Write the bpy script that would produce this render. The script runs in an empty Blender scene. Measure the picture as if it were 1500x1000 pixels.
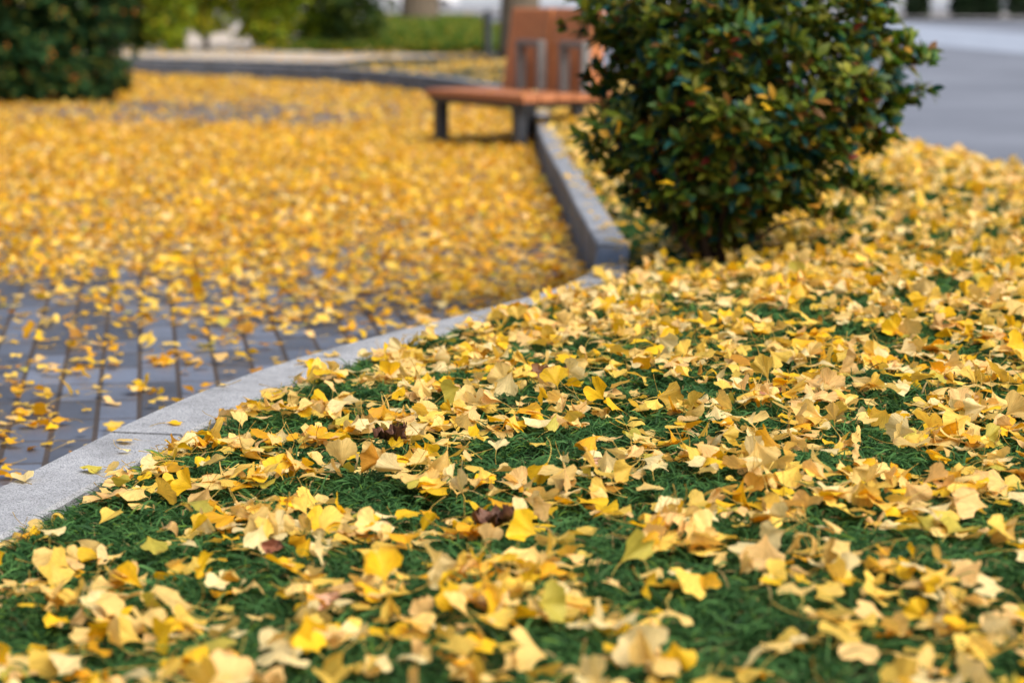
import bpy, bmesh, math, random
import numpy as np
from mathutils import Vector, Matrix
from mathutils.bvhtree import BVHTree

rng = np.random.default_rng(11)
random.seed(7)
scene = bpy.context.scene
col = scene.collection
PI = math.pi

# ------------------------------------------------------------------ camera
cam_d = bpy.data.cameras.new("camera"); cam = bpy.data.objects.new("camera", cam_d); col.objects.link(cam)
CAM_H = 1.2; PITCH = math.atan(520 / 3541.67)
cam.location = (0, 0, CAM_H); cam.rotation_euler = (PI / 2 - PITCH, 0, 0)
cam_d.lens = 85; cam_d.sensor_width = 36; cam_d.clip_end = 3000; cam_d.clip_start = 0.05
cam_d.dof.use_dof = True; cam_d.dof.focus_distance = 4.95; cam_d.dof.aperture_fstop = 3.25
scene.camera = cam

# ------------------------------------------------------------------ light
SUN_EL, SUN_AZ = math.radians(50), math.radians(136)      # azimuth measured from +Y towards +X
w = bpy.data.worlds.new("World"); scene.world = w; w.use_nodes = True
nt = w.node_tree; nt.nodes.clear()
sky = nt.nodes.new('ShaderNodeTexSky'); sky.sky_type = 'NISHITA'; sky.sun_disc = False
sky.sun_elevation = SUN_EL; sky.sun_rotation = SUN_AZ; sky.dust_density = 5.0; sky.air_density = 1.0; sky.ozone_density = 1.0
bg = nt.nodes.new('ShaderNodeBackground'); bg.inputs[1].default_value = 0.15
out = nt.nodes.new('ShaderNodeOutputWorld')
nt.links.new(sky.outputs[0], bg.inputs[0]); nt.links.new(bg.outputs[0], out.inputs[0])
sd = bpy.data.lights.new("sun", 'SUN'); sun = bpy.data.objects.new("sun", sd); col.objects.link(sun)
sd.energy = 5.0; sd.angle = math.radians(55); sd.color = (1.0, 0.95, 0.87)
sdir = Vector((math.sin(SUN_AZ) * math.cos(SUN_EL), math.cos(SUN_AZ) * math.cos(SUN_EL), math.sin(SUN_EL)))
sun.rotation_euler = (-sdir).to_track_quat('-Z', 'Y').to_euler(); sun.location = sdir * 30
scene.view_settings.view_transform = 'Standard'; scene.view_settings.look = 'None'
scene.view_settings.exposure = 0; scene.view_settings.gamma = 1
scene.cycles.max_bounces = 6; scene.cycles.transparent_max_bounces = 4
scene.cycles.use_denoising = True

# ------------------------------------------------------------------ helpers
def tag(o, label=None, cat=None, group=None, kind=None):
    if label: o['label'] = label
    if cat: o['category'] = cat
    if group: o['group'] = group
    if kind: o['kind'] = kind
    return o

def empty(name, loc, rz=0.0):
    o = bpy.data.objects.new(name, None); col.objects.link(o); o.location = loc; o.rotation_euler = (0, 0, rz)
    o.empty_display_size = 0.1
    return o

def np_mesh(name, V, F, colr=None, uv=None, smooth=True):
    """V (n,3), F (m,4) quads; degenerate quads are avoided by callers"""
    me = bpy.data.meshes.new(name)
    V = np.ascontiguousarray(V, dtype=np.float32); F = np.ascontiguousarray(F, dtype=np.int32)
    k = F.shape[1]
    me.vertices.add(len(V)); me.vertices.foreach_set('co', V.ravel())
    me.loops.add(F.size); me.loops.foreach_set('vertex_index', F.ravel())
    me.polygons.add(len(F))
    me.polygons.foreach_set('loop_start', np.arange(0, F.size, k, dtype=np.int32))
    me.polygons.foreach_set('use_smooth', np.full(len(F), smooth, dtype=bool))
    if colr is not None:
        a = me.color_attributes.new('Col', 'FLOAT_COLOR', 'POINT')
        c = np.ones((len(V), 4), dtype=np.float32); c[:, :3] = colr
        a.data.foreach_set('color', c.ravel())
    if uv is not None:
        l = me.uv_layers.new(name='UVMap')
        l.data.foreach_set('uv', np.ascontiguousarray(uv[F.ravel()], dtype=np.float32).ravel())
    me.update(calc_edges=True)
    return me

def link(name, me, mat, parent=None):
    o = bpy.data.objects.new(name, me); col.objects.link(o)
    if mat is not None: me.materials.append(mat)
    if parent is not None: o.parent = parent
    return o

def hash2(ix, iy, s):
    h = (ix.astype(np.int64) * 374761393 + iy.astype(np.int64) * 668265263 + s * 1442695041) & 0xffffffff
    h = ((h ^ (h >> 13)) * 1274126177) & 0xffffffff
    return ((h ^ (h >> 16)) & 0xffff) / 65535.0

def vnoise(x, y, s=0):
    x = np.asarray(x, float); y = np.asarray(y, float)
    ix = np.floor(x); iy = np.floor(y); fx = x - ix; fy = y - iy
    fx = fx * fx * (3 - 2 * fx); fy = fy * fy * (3 - 2 * fy)
    a = hash2(ix, iy, s); b = hash2(ix + 1, iy, s); c = hash2(ix, iy + 1, s); d = hash2(ix + 1, iy + 1, s)
    return (a * (1 - fx) + b * fx) * (1 - fy) + (c * (1 - fx) + d * fx) * fy

def sstep(a, b, x):
    t = np.clip((x - a) / (b - a), 0, 1); return t * t * (3 - 2 * t)

class MB:
    """collects shapes into one mesh"""
    def __init__(s): s.bm = bmesh.new()
    def box(s, c, size, rot=None, bev=0.0, taper=None):
        r = bmesh.ops.create_cube(s.bm, size=1.0); vs = r['verts']
        for v in vs:
            v.co = Vector((v.co.x * size[0], v.co.y * size[1], v.co.z * size[2]))
            if taper and v.co.z > 0: v.co.x *= taper[0]; v.co.y *= taper[1]
        if bev > 0:
            es = list({e for v in vs for e in v.link_edges})
            rb = bmesh.ops.bevel(s.bm, geom=es, offset=bev, segments=2, affect='EDGES', profile=0.6)
            vs = list({v for f in rb['faces'] for v in f.verts} | {v for v in vs if v.is_valid})
        M = rot if rot is not None else Matrix.Identity(3)
        for v in vs: v.co = M @ v.co + Vector(c)
        return vs
    def tube(s, pts, rad, n=8, cap=True):
        rings = []
        pts = [Vector(p) for p in pts]
        for i, p in enumerate(pts):
            t = (pts[min(i + 1, len(pts) - 1)] - pts[max(i - 1, 0)]).normalized()
            a = t.orthogonal().normalized() if i == 0 else (pa - t * pa.dot(t)).normalized()
            pa = a; b = t.cross(a); r = rad[i] if hasattr(rad, '__len__') else rad
            rings.append([s.bm.verts.new(p + (a * math.cos(2 * PI * k / n) + b * math.sin(2 * PI * k / n)) * r) for k in range(n)])
        for A, B in zip(rings, rings[1:]):
            for k in range(n): s.bm.faces.new((A[k], A[(k + 1) % n], B[(k + 1) % n], B[k]))
        if cap:
            s.bm.faces.new(rings[0][::-1]); s.bm.faces.new(rings[-1])
    def build(s, name, mat, parent=None, smooth=False):
        bmesh.ops.recalc_face_normals(s.bm, faces=s.bm.faces)
        me = bpy.data.meshes.new(name); s.bm.to_mesh(me); s.bm.free()
        if smooth: me.polygons.foreach_set('use_smooth', [True] * len(me.polygons))
        return link(name, me, mat, parent)

# ------------------------------------------------------------------ materials
def new_mat(name):
    m = bpy.data.materials.new(name); m.use_nodes = True
    n = m.node_tree.nodes; b = n['Principled BSDF']; return m, m.node_tree, b

def ramp(nt, src, stops):
    r = nt.nodes.new('ShaderNodeValToRGB'); nt.links.new(src, r.inputs[0])
    el = r.color_ramp.elements
    el[0].position, el[0].color = stops[0][0], (*stops[0][1], 1)
    el[1].position, el[1].color = stops[-1][0], (*stops[-1][1], 1)
    for p, c in stops[1:-1]:
        e = el.new(p); e.color = (*c, 1)
    return r.outputs[0]

def noise(nt, scale, detail=4, rough=0.6, vec=None, dist=0.0):
    n = nt.nodes.new('ShaderNodeTexNoise'); n.inputs['Scale'].default_value = scale
    n.inputs['Detail'].default_value = detail; n.inputs['Roughness'].default_value = rough
    n.inputs['Distortion'].default_value = dist
    if vec is None:
        tc = nt.nodes.new('ShaderNodeTexCoord'); vec = tc.outputs['Object']
    nt.links.new(vec, n.inputs['Vector'])
    return n.outputs['Fac']

def mapped(nt, scale=(1, 1, 1), rot=(0, 0, 0), loc=(0, 0, 0), kind='Object'):
    tc = nt.nodes.new('ShaderNodeTexCoord'); mp = nt.nodes.new('ShaderNodeMapping')
    mp.inputs['Scale'].default_value = scale; mp.inputs['Rotation'].default_value = rot; mp.inputs['Location'].default_value = loc
    nt.links.new(tc.outputs[kind], mp.inputs['Vector']); return mp.outputs[0]

def mixrgb(nt, a, b, fac, mode='MIX'):
    m = nt.nodes.new('ShaderNodeMix'); m.data_type = 'RGBA'; m.blend_type = mode
    for s, v in ((m.inputs[6], a), (m.inputs[7], b), (m.inputs[0], fac)):
        if hasattr(v, 'is_linked') or isinstance(v, bpy.types.NodeSocket): nt.links.new(v, s)
        elif isinstance(v, tuple): s.default_value = (*v, 1)
        else: s.default_value = v
    return m.outputs[2]

def bump(nt, b, h, strength=0.3, dist=0.01):
    n = nt.nodes.new('ShaderNodeBump'); n.inputs['Strength'].default_value = strength; n.inputs['Distance'].default_value = dist
    nt.links.new(h, n.inputs['Height']); nt.links.new(n.outputs[0], b.inputs['Normal'])

def leaf_mat(name, rough=0.5, transl=0.3, spec=0.35, mott=0.35, veins=False, tint=(1, 1, 1)):
    m, nt, b = new_mat(name)
    a = nt.nodes.new('ShaderNodeAttribute'); a.attribute_name = 'Col'
    c = a.outputs['Color']
    f = noise(nt, 90, 5, 0.65)
    g = ramp(nt, f, [(0.3, (1 - mott,) * 3), (0.62, (1.0, 1.0, 1.0)), (0.8, (1.08, 1.08, 1.08))])
    c = mixrgb(nt, c, g, 1.0, 'MULTIPLY')
    if veins:
        uv = nt.nodes.new('ShaderNodeTexCoord')
        mp = nt.nodes.new('ShaderNodeMapping'); mp.inputs['Scale'].default_value = (26, 1.2, 1)
        nt.links.new(uv.outputs['UV'], mp.inputs['Vector'])
        v = noise(nt, 1.6, 3, 0.7, mp.outputs[0])
        g2 = ramp(nt, v, [(0.34, (0.72, 0.66, 0.56)), (0.52, (1.0, 1.0, 1.0)), (0.75, (1.08, 1.08, 1.1))])
        c = mixrgb(nt, c, g2, 1.0, 'MULTIPLY')
        bump(nt, b, v, 0.35, 0.0015)
    nt.links.new(c, b.inputs['Base Color'])
    b.inputs['Roughness'].default_value = rough; b.inputs['Specular IOR Level'].default_value = spec
    t = nt.nodes.new('ShaderNodeBsdfTranslucent'); nt.links.new(mixrgb(nt, c, tint, 1.0, 'MULTIPLY'), t.inputs[0])
    mx = nt.nodes.new('ShaderNodeMixShader'); mx.inputs[0].default_value = transl
    nt.links.new(b.outputs[0], mx.inputs[1]); nt.links.new(t.outputs[0], mx.inputs[2])
    nt.links.new(mx.outputs[0], nt.nodes['Material Output'].inputs[0])
    return m

M = {}
M['leaf'] = leaf_mat('ginkgo_leaf', 0.55, 0.44, 0.35, 0.16, True, (1.0, 0.86, 0.5))
M['stem'] = leaf_mat('leaf_stalk', 0.5, 0.1, 0.3, 0.1)
M['grass'] = leaf_mat('dwarf_mondo_grass', 0.55, 0.3, 0.12, 0.2)
M['shrub'] = leaf_mat('glossy_shrub_leaf', 0.5, 0.4, 0.3, 0.25, False, (1.0, 1.0, 0.5))
M['bush'] = leaf_mat('bush_leaf', 0.7, 0.12, 0.12, 0.3)
M['foliage'] = leaf_mat('far_foliage', 0.6, 0.45, 0.35, 0.25, False, (1.0, 1.0, 0.5))

def bark(name, c1, c2, scale=(14, 14, 2.5)):
    m, nt, b = new_mat(name)
    f = noise(nt, 3.0, 6, 0.7, mapped(nt, scale), 0.4)
    nt.links.new(ramp(nt, f, [(0.35, c1), (0.7, c2)]), b.inputs['Base Color'])
    b.inputs['Roughness'].default_value = 0.9; bump(nt, b, f, 0.8, 0.02); return m
M['bark'] = bark('tree_bark', (0.05, 0.038, 0.026), (0.20, 0.155, 0.105))
M['twig'] = bark('twig_bark', (0.025, 0.014, 0.008), (0.10, 0.055, 0.03), (60, 60, 12))

def granite(name, dark, light, stain=0.5):
    m, nt, b = new_mat(name)
    f1 = noise(nt, 300, 2, 0.9); f2 = noise(nt, 5.0, 6, 0.7)
    c = ramp(nt, f1, [(0.38, dark), (0.46, tuple(a * 0.3 + c * 0.7 for a, c in zip(dark, light))), (0.6, light)])
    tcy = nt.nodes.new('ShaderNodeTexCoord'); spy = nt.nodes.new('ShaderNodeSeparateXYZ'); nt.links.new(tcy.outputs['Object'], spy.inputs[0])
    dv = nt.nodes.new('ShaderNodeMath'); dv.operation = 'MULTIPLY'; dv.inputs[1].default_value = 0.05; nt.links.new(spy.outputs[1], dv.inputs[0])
    c = mixrgb(nt, c, ramp(nt, dv.outputs[0], [(0.36, (1, 1, 1)), (0.46, (0.80, 0.83, 0.88))]), 1.0, 'MULTIPLY')   # stones further along the line are darker and slightly bluer
    st = ramp(nt, f2, [(0.3, (1 - stain,) * 3), (0.6, (1, 1, 1))])
    c = mixrgb(nt, c, st, 1.0, 'MULTIPLY')
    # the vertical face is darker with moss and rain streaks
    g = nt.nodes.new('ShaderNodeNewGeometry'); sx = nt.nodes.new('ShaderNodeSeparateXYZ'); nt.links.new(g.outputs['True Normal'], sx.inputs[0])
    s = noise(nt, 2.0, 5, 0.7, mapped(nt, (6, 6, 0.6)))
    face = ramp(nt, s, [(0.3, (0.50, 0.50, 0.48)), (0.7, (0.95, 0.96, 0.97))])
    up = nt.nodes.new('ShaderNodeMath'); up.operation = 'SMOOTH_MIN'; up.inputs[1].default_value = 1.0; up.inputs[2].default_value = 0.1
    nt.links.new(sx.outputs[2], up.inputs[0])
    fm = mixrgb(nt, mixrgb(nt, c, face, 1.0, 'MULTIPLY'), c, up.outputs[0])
    nt.links.new(fm, b.inputs['Base Color']); b.inputs['Roughness'].default_value = 0.75
    bump(nt, b, f1, 0.35, 0.002); return m
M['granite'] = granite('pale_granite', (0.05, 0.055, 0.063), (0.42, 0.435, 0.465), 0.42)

def pavers():
    m, nt, b = new_mat('dark_pavers')
    # long joints run along (-0.149, 0.989)
    ang = math.atan2(0.989, -0.149)
    tc = nt.nodes.new('ShaderNodeTexCoord')
    mp = nt.nodes.new('ShaderNodeMapping'); mp.vector_type = 'TEXTURE'
    mp.inputs['Location'].default_value = (-1.395, 8.205, 0); mp.inputs['Rotation'].default_value = (0, 0, ang)
    nt.links.new(tc.outputs['Object'], mp.inputs['Vector'])
    br = nt.nodes.new('ShaderNodeTexBrick'); br.offset = 0.0; br.squash = 1.0
    br.inputs['Scale'].default_value = 1.0; br.inputs['Brick Width'].default_value = 0.31; br.inputs['Row Height'].default_value = 0.118
    br.inputs['Mortar Size'].default_value = 0.0085; br.inputs['Mortar Smooth'].default_value = 0.25; br.inputs['Bias'].default_value = 0.0
    br.inputs['Color1'].default_value = (0.05, 0.057, 0.076, 1); br.inputs['Color2'].default_value = (0.135, 0.16, 0.22, 1)
    br.inputs['Mortar'].default_value = (0.05, 0.035, 0.025, 1)
    nt.links.new(mp.outputs[0], br.inputs['Vector'])
    # fine combed grooves running across each paver
    wv = nt.nodes.new('ShaderNodeTexWave'); wv.bands_direction = 'X'; wv.inputs['Scale'].default_value = 16; wv.inputs['Distortion'].default_value = 1.2
    wv.inputs['Detail'].default_value = 2; nt.links.new(mp.outputs[0], wv.inputs['Vector'])
    g = ramp(nt, wv.outputs['Fac'], [(0.0, (0.78,) * 3), (1.0, (1.12,) * 3)])
    c = mixrgb(nt, br.outputs['Color'], g, 1.0, 'MULTIPLY')
    f = noise(nt, 1.3, 5, 0.65); c = mixrgb(nt, c, ramp(nt, f, [(0.3, (0.62,) * 3), (0.7, (1.25,) * 3)]), 1.0, 'MULTIPLY')
    f3 = noise(nt, 60, 4, 0.7); c = mixrgb(nt, c, ramp(nt, f3, [(0.3, (0.8,) * 3), (0.7, (1.15,) * 3)]), 1.0, 'MULTIPLY')
    nt.links.new(c, b.inputs['Base Color'])
    nt.links.new(ramp(nt, f, [(0.3, (0.62,) * 3), (0.7, (0.48,) * 3)]), b.inputs['Roughness'])
    inv = nt.nodes.new('ShaderNodeMath'); inv.operation = 'SUBTRACT'; inv.inputs[0].default_value = 1.0; nt.links.new(br.outputs['Fac'], inv.inputs[1])
    ad = nt.nodes.new('ShaderNodeMath'); ad.operation = 'MULTIPLY_ADD'; ad.inputs[1].default_value = 0.25
    nt.links.new(wv.outputs['Fac'], ad.inputs[0]); nt.links.new(inv.outputs[0], ad.inputs[2])
    bump(nt, b, ad.outputs[0], 0.6, 0.004); return m
M['pavers'] = pavers()

def plain(name, c1, c2, scale=20, rough=0.8, spec=0.4, bmp=0.3, vec_scale=None, bd=0.005, metal=0.0):
    m, nt, b = new_mat(name)
    f = noise(nt, scale, 6, 0.65, mapped(nt, vec_scale) if vec_scale else None)
    nt.links.new(ramp(nt, f, [(0.32, c1), (0.68, c2)]), b.inputs['Base Color'])
    b.inputs['Roughness'].default_value = rough; b.inputs['Specular IOR Level'].default_value = spec; b.inputs['Metallic'].default_value = metal
    if bmp: bump(nt, b, f, bmp, bd)
    return m
M['soil'] = plain('soil', (0.012, 0.018, 0.008), (0.035, 0.04, 0.018), 40, 0.95)
M['asphalt'] = plain('asphalt', (0.12, 0.135, 0.17), (0.18, 0.20, 0.245), 0.45, 0.9, 0.15, 0.1)
M['sun_asphalt'] = plain('painted_sun_asphalt', (0.22, 0.26, 0.33), (0.29, 0.33, 0.41), 2.0, 0.9, 0.15, 0.1)  # asphalt with sunlight put into its base colour
M['ground'] = plain('ground', (0.16, 0.15, 0.14), (0.24, 0.23, 0.21), 0.8, 0.9)
M['beige'] = plain('beige_paving', (0.34, 0.29, 0.24), (0.50, 0.44, 0.37), 1.5, 0.8)
M['plaster'] = plain('pale_plaster', (0.62, 0.60, 0.56), (0.80, 0.78, 0.74), 0.6, 0.85)
M['farwall'] = plain('far_render', (0.36, 0.39, 0.43), (0.46, 0.49, 0.53), 0.3, 0.9)
M['greypave'] = plain('grey_paving', (0.20, 0.20, 0.21), (0.29, 0.28, 0.28), 0.6, 0.9)
M['wood'] = plain('oiled_slats', (0.26, 0.088, 0.034), (0.50, 0.195, 0.08), 3.0, 0.5, 0.4, 0.3, (30, 2.2, 30))
M['woodv'] = plain('oiled_boards', (0.29, 0.098, 0.034), (0.58, 0.225, 0.082), 3.0, 0.45, 0.4, 0.3, (30, 30, 2.2))
M['woodside'] = plain('board_edge', (0.28, 0.075, 0.02), (0.42, 0.13, 0.035), 3.0, 0.5, 0.4, 0.3, (30, 30, 2.2))
M['steel'] = plain('painted_steel', (0.022, 0.026, 0.034), (0.045, 0.05, 0.062), 30, 0.45, 0.5, 0.1)
M['steel2'] = plain('weathered_bracket', (0.12, 0.115, 0.115), (0.2, 0.19, 0.185), 30, 0.45, 0.5, 0.1)
M['carpaint'] = plain('car_paint', (0.66, 0.67, 0.70), (0.70, 0.71, 0.74), 2, 0.25, 0.6, 0)
M['tyre'] = plain('tyre', (0.012, 0.012, 0.012), (0.03, 0.03, 0.03), 20, 0.8)
M['rim'] = plain('wheel_rim', (0.4, 0.4, 0.42), (0.5, 0.5, 0.52), 20, 0.35, 0.5, 0, metal=0.8)
M['glass'] = plain('dark_glass', (0.02, 0.025, 0.03), (0.03, 0.035, 0.04), 3, 0.06, 0.8, 0)
M['brown'] = plain('dry_brown_leaf', (0.045, 0.018, 0.010), (0.20, 0.085, 0.045), 60, 0.6, 0.4, 0.6, None, 0.004)
M['rust'] = plain('russet_leaf', (0.20, 0.06, 0.025), (0.36, 0.15, 0.08), 60, 0.6, 0.4, 0.5, None, 0.004)
M['pink'] = plain('pinkish_leaf', (0.34, 0.17, 0.10), (0.56, 0.33, 0.20), 50, 0.6, 0.4, 0.4, None, 0.003)

# ------------------------------------------------------------------ site plan
KY = np.array([-2.0, 1.0, 2.5, 3.3, 4.0, 4.4, 4.81, 5.17, 5.58, 5.98, 6.31, 6.75, 7.24, 7.67, 8.1, 8.5, 9.37, 10.2, 11.16, 13.45, 15.0, 17.2, 18.8, 20.5, 22.5, 24.0, 25.3, 26.8, 28.1, 30.0, 31.9, 33.3, 35.5, 38.0])
KX = np.array([-1.75, -1.5, -1.37, -1.28, -1.18, -1.11, -1.035, -0.965, -0.875, -0.772, -0.668, -0.48, -0.232, -0.022, 0.17, 0.285, 0.335, 0.318, 0.294, 0.251, 0.215, 0.186, 0.182, 0.17, 0.08, -0.10, -0.36, -0.72, -1.18, -2.1, -3.58, -5.2, -8.2, -14.0])
def kx(y): return np.interp(y, KY, KX)
def kslope(y): return (kx(y + 0.15) - kx(y - 0.15)) / 0.3
def kd(x, y):
    """distance inland from the kerb's outer edge (positive on the bed)"""
    return (x - kx(y)) / np.sqrt(1 + kslope(y) ** 2)
def kw(y): return 0.125 + 0.055 * (1 - sstep(5.6, 8.2, np.asarray(y, float)))
def rx(y): return 2.44 - 0.116 * (y - 15.7)
KH = 0.20
def bed_z(x, y):
    d = kd(x, y)
    z = KH - 0.024 + 0.09 * sstep(0.25, 1.4, d) + 0.02 * (vnoise(x * 1.7, y * 1.7, 5) - 0.5)
    z = z - 0.07 * sstep(29.0, 31.0, y)
    e = rx(y) - x
    z = z - 0.26 * (1 - sstep(-0.05, 0.45, e))
    return z
def canopy(x, y):
    d = kd(x, y)
    t = 0.026 + 0.026 * vnoise(x * 7.5, y * 7.5, 9) + 0.012 * vnoise(x * 17, y * 17, 10) + 0.016 * np.exp(-((d - kw(y) - 0.12) / 0.12) ** 2)
    return bed_z(x, y) + t * sstep(-0.01, 0.17, d - kw(y)) * (1 - 0.6 * sstep(11, 16, y))
def heap(x, y):
    """loose leaves drift deeper in the corner beside the kerb"""
    d = -kd(x, y)
    return 0.035 * np.exp(-(np.maximum(d, 0) / 0.25) ** 2) * sstep(8.6, 10, y) * sstep(24, 20, y)

def sheet(name, pts, z, mat):
    bm = bmesh.new(); f = bm.faces.new([bm.verts.new((x, y, z)) for x, y in pts])
    me = bpy.data.meshes.new(name); bm.to_mesh(me); bm.free()
    return tag(link(name, me, mat), kind='structure')
sheet('ground', [(-900, -200), (900, -200), (900, 1800), (-900, 1800)], -0.03, M['ground'])
pl = [(-30, -3)] + [(float(kx(y)) + 0.04, float(y)) for y in KY] + [(-30, 38)]
sheet('paving', pl, 0.0, M['pavers'])
sheet('road', [(float(rx(-3)) - 0.1, -3), (60, -3), (60, 200), (float(rx(45)) - 40, 200), (-60, 140), (-60, 70), (float(rx(60)) - 0.1, 60)], -0.006, M['asphalt'])
sheet('road_sun_strip', [(13.0, 0), (19.0, 0), (13.2, 60), (9.5, 160), (2.5, 160), (8.0, 57)], 0.0, M['sun_asphalt'])  # sunlit part of the road, its light painted as a paler strip
sheet('pavement', [(19.5, 82), (40, 66), (60, 60), (60, 96), (-60, 96 + 50), (-60, 142)], 0.09, M['greypave'])
sheet('path', [(-40, 38.4), (-13.9, 38.4), (-7.9, 35.7), (-4.9, 33.5), (-3.3, 32.1), (-2.3, 31.3), (-1.9, 33.0), (-0.3, 34.6), (-3.0, 36.2), (-3.4, 60), (-40, 60)], 0.225, M['beige'])

# bed soil
ys = np.concatenate([np.linspace(-2, 10, 121), np.linspace(10.2, 20, 60), np.linspace(20.5, 37.5, 50)])
us = np.linspace(0, 1, 60)
G = np.array([[(0, 0)] * len(us)] * len(ys), float)
for i, y in enumerate(ys):
    a = float(kx(y)) + (float(kw(y)) - 0.012) * math.sqrt(1 + float(kslope(y)) ** 2); b_ = float(rx(y)) + 0.45
    G[i, :, 0] = a + (b_ - a) * us; G[i, :, 1] = y
X, Y = G[..., 0].ravel(), G[..., 1].ravel()
Z = canopy(X, Y) - 0.022
n1, n2 = len(ys), len(us)
idx = np.arange(n1 * n2).reshape(n1, n2)
F = np.stack([idx[:-1, :-1], idx[:-1, 1:], idx[1:, 1:], idx[1:, :-1]], -1).reshape(-1, 4)
tag(link('soil', np_mesh('soil', np.stack([X, Y, Z], -1), F), M['soil']), kind='structure')

# kerb: granite stones 0.6 m long laid along the line
def kerb():
    s = [0.0]; yy = np.linspace(-2, 38, 8001); xx = kx(yy)
    # light smoothing of the polyline
    k = np.ones(81) / 81; xs = np.convolve(np.pad(xx, 40, mode='edge'), k, 'valid')
    L = np.concatenate([[0], np.cumsum(np.hypot(np.diff(xs), np.diff(yy)))])
    V = []; Fq = []
    prof = [(0.0, -0.05), (0.0, KH - 0.008), (0.008, KH), (-0.008, KH), (-0.0, KH - 0.008), (-0.0, -0.05)]
    joint0 = float(np.interp(5.98, yy, L)) % 0.6
    s0 = joint0 - 0.6; r = random.Random(3)
    while s0 < L[-1] - 0.6:
        a, b = max(s0 + 0.003, 0.0), s0 + 0.597
        dz = r.uniform(-0.0025, 0.0025); dx = r.uniform(-0.002, 0.002); base = len(V); n = 7
        for j in range(n):
            t = a + (b - a) * j / (n - 1)
            px, py = np.interp(t, L, xs), np.interp(t, L, yy)
            qx, qy = np.interp(t + .05, L, xs) - np.interp(t - .05, L, xs), np.interp(t + .05, L, yy) - np.interp(t - .05, L, yy)
            l = math.hypot(qx, qy); nx, ny = qy / l, -qx / l
            wk = float(kw(py))
            for o, z in prof[:3] + [(wk - 0.008, KH), (wk, KH - 0.008), (wk, -0.05)]: V.append((px + nx * (o + dx), py + ny * (o + dx), z + (dz if z > 0 else 0)))
        m = len(prof)
        for j in range(n - 1):
            for i in range(m - 1):
                Fq.append((base + j * m + i, base + j * m + i + 1, base + (j + 1) * m + i + 1, base + (j + 1) * m + i))
        for e in (0, (n - 1) * m):
            q = [base + e + i for i in range(m)]
            Fq.append((q[0], q[1], q[4], q[5])); Fq.append((q[1], q[2], q[3], q[4]))
        s0 += 0.6
    me = np_mesh('kerb', np.array(V), np.array(Fq), smooth=False)
    bm = bmesh.new(); bm.from_mesh(me); bmesh.ops.recalc_face_normals(bm, faces=bm.faces); bm.to_mesh(me); bm.free()
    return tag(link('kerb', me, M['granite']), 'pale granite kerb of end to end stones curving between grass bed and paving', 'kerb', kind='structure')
kerb()

# ------------------------------------------------------------------ ginkgo leaves (vectorised)
PAL = {  # name: linear base colour
    'pale cream': (0.95, 0.78, 0.38), 'buff yellow': (0.96, 0.69, 0.23), 'peach': (0.95, 0.64, 0.25), 'butter yellow': (0.96, 0.67, 0.12),
    'bright yellow': (0.95, 0.60, 0.018), 'golden': (0.88, 0.46, 0.015), 'ochre': (0.56, 0.27, 0.03), 'greenish yellow': (0.60, 0.52, 0.08)}
PN = list(PAL); PC = np.array([PAL[n] for n in PN])
W_BED = np.array([0.16, 0.25, 0.12, 0.24, 0.14, 0.055, 0.01, 0.025]); W_BED /= W_BED.sum()
W_PLAZA = np.array([0.03, 0.11, 0.07, 0.19, 0.25, 0.24, 0.09, 0.02]); W_PLAZA /= W_PLAZA.sum()

def leaf_params(n, flat=1.0, wts=W_BED, big=1.0):
    P = {}
    P['R'] = np.clip(rng.normal(0.043, 0.0105, n), 0.017, 0.062) * big
    P['A'] = np.radians(rng.uniform(34, 66, n))
    P['notch'] = np.where(rng.random(n) < 0.40, rng.uniform(0.06, 0.42, n), rng.uniform(0, 0.06, n))
    P['ph'] = rng.uniform(0, 6.28, (n, 4))
    P['kx'] = rng.normal(0, 1, n) * 9 * flat + np.sign(rng.normal(0, 1, n)) * 6 * flat
    P['ky'] = rng.normal(0, 1, n) * 10 * flat
    P['wave'] = rng.uniform(0.02, 0.13, n) * (0.4 + 0.6 * flat)
    P['fold'] = np.where(rng.random(n) < 0.20, rng.uniform(0.4, 1.15, n), rng.uniform(0, 0.2, n)) * flat
    P['yaw'] = rng.uniform(0, 6.283, n)
    t = np.abs(rng.normal(0, 0.34, n)); up = rng.random(n) < 0.17
    t = np.where(up, rng.uniform(0.7, 1.75, n), t) * flat
    P['tilt'] = t; P['taz'] = rng.uniform(0, 6.283, n); P['flip'] = rng.random(n) < 0.45
    P['ci'] = rng.choice(len(PN), n, p=wts)
    P['lift'] = rng.random(n) ** 1.4
    P['brown'] = np.where(rng.random(n) < 0.2, rng.uniform(0.3, 0.9, n), 0)
    P['bright'] = rng.normal(1.0, 0.10, n)
    P['stem'] = np.where(rng.random(n) < 0.55, rng.uniform(0.028, 0.06, n), 0.004)
    P['sb'] = rng.normal(0, 1, (n, 2))
    return P

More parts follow.
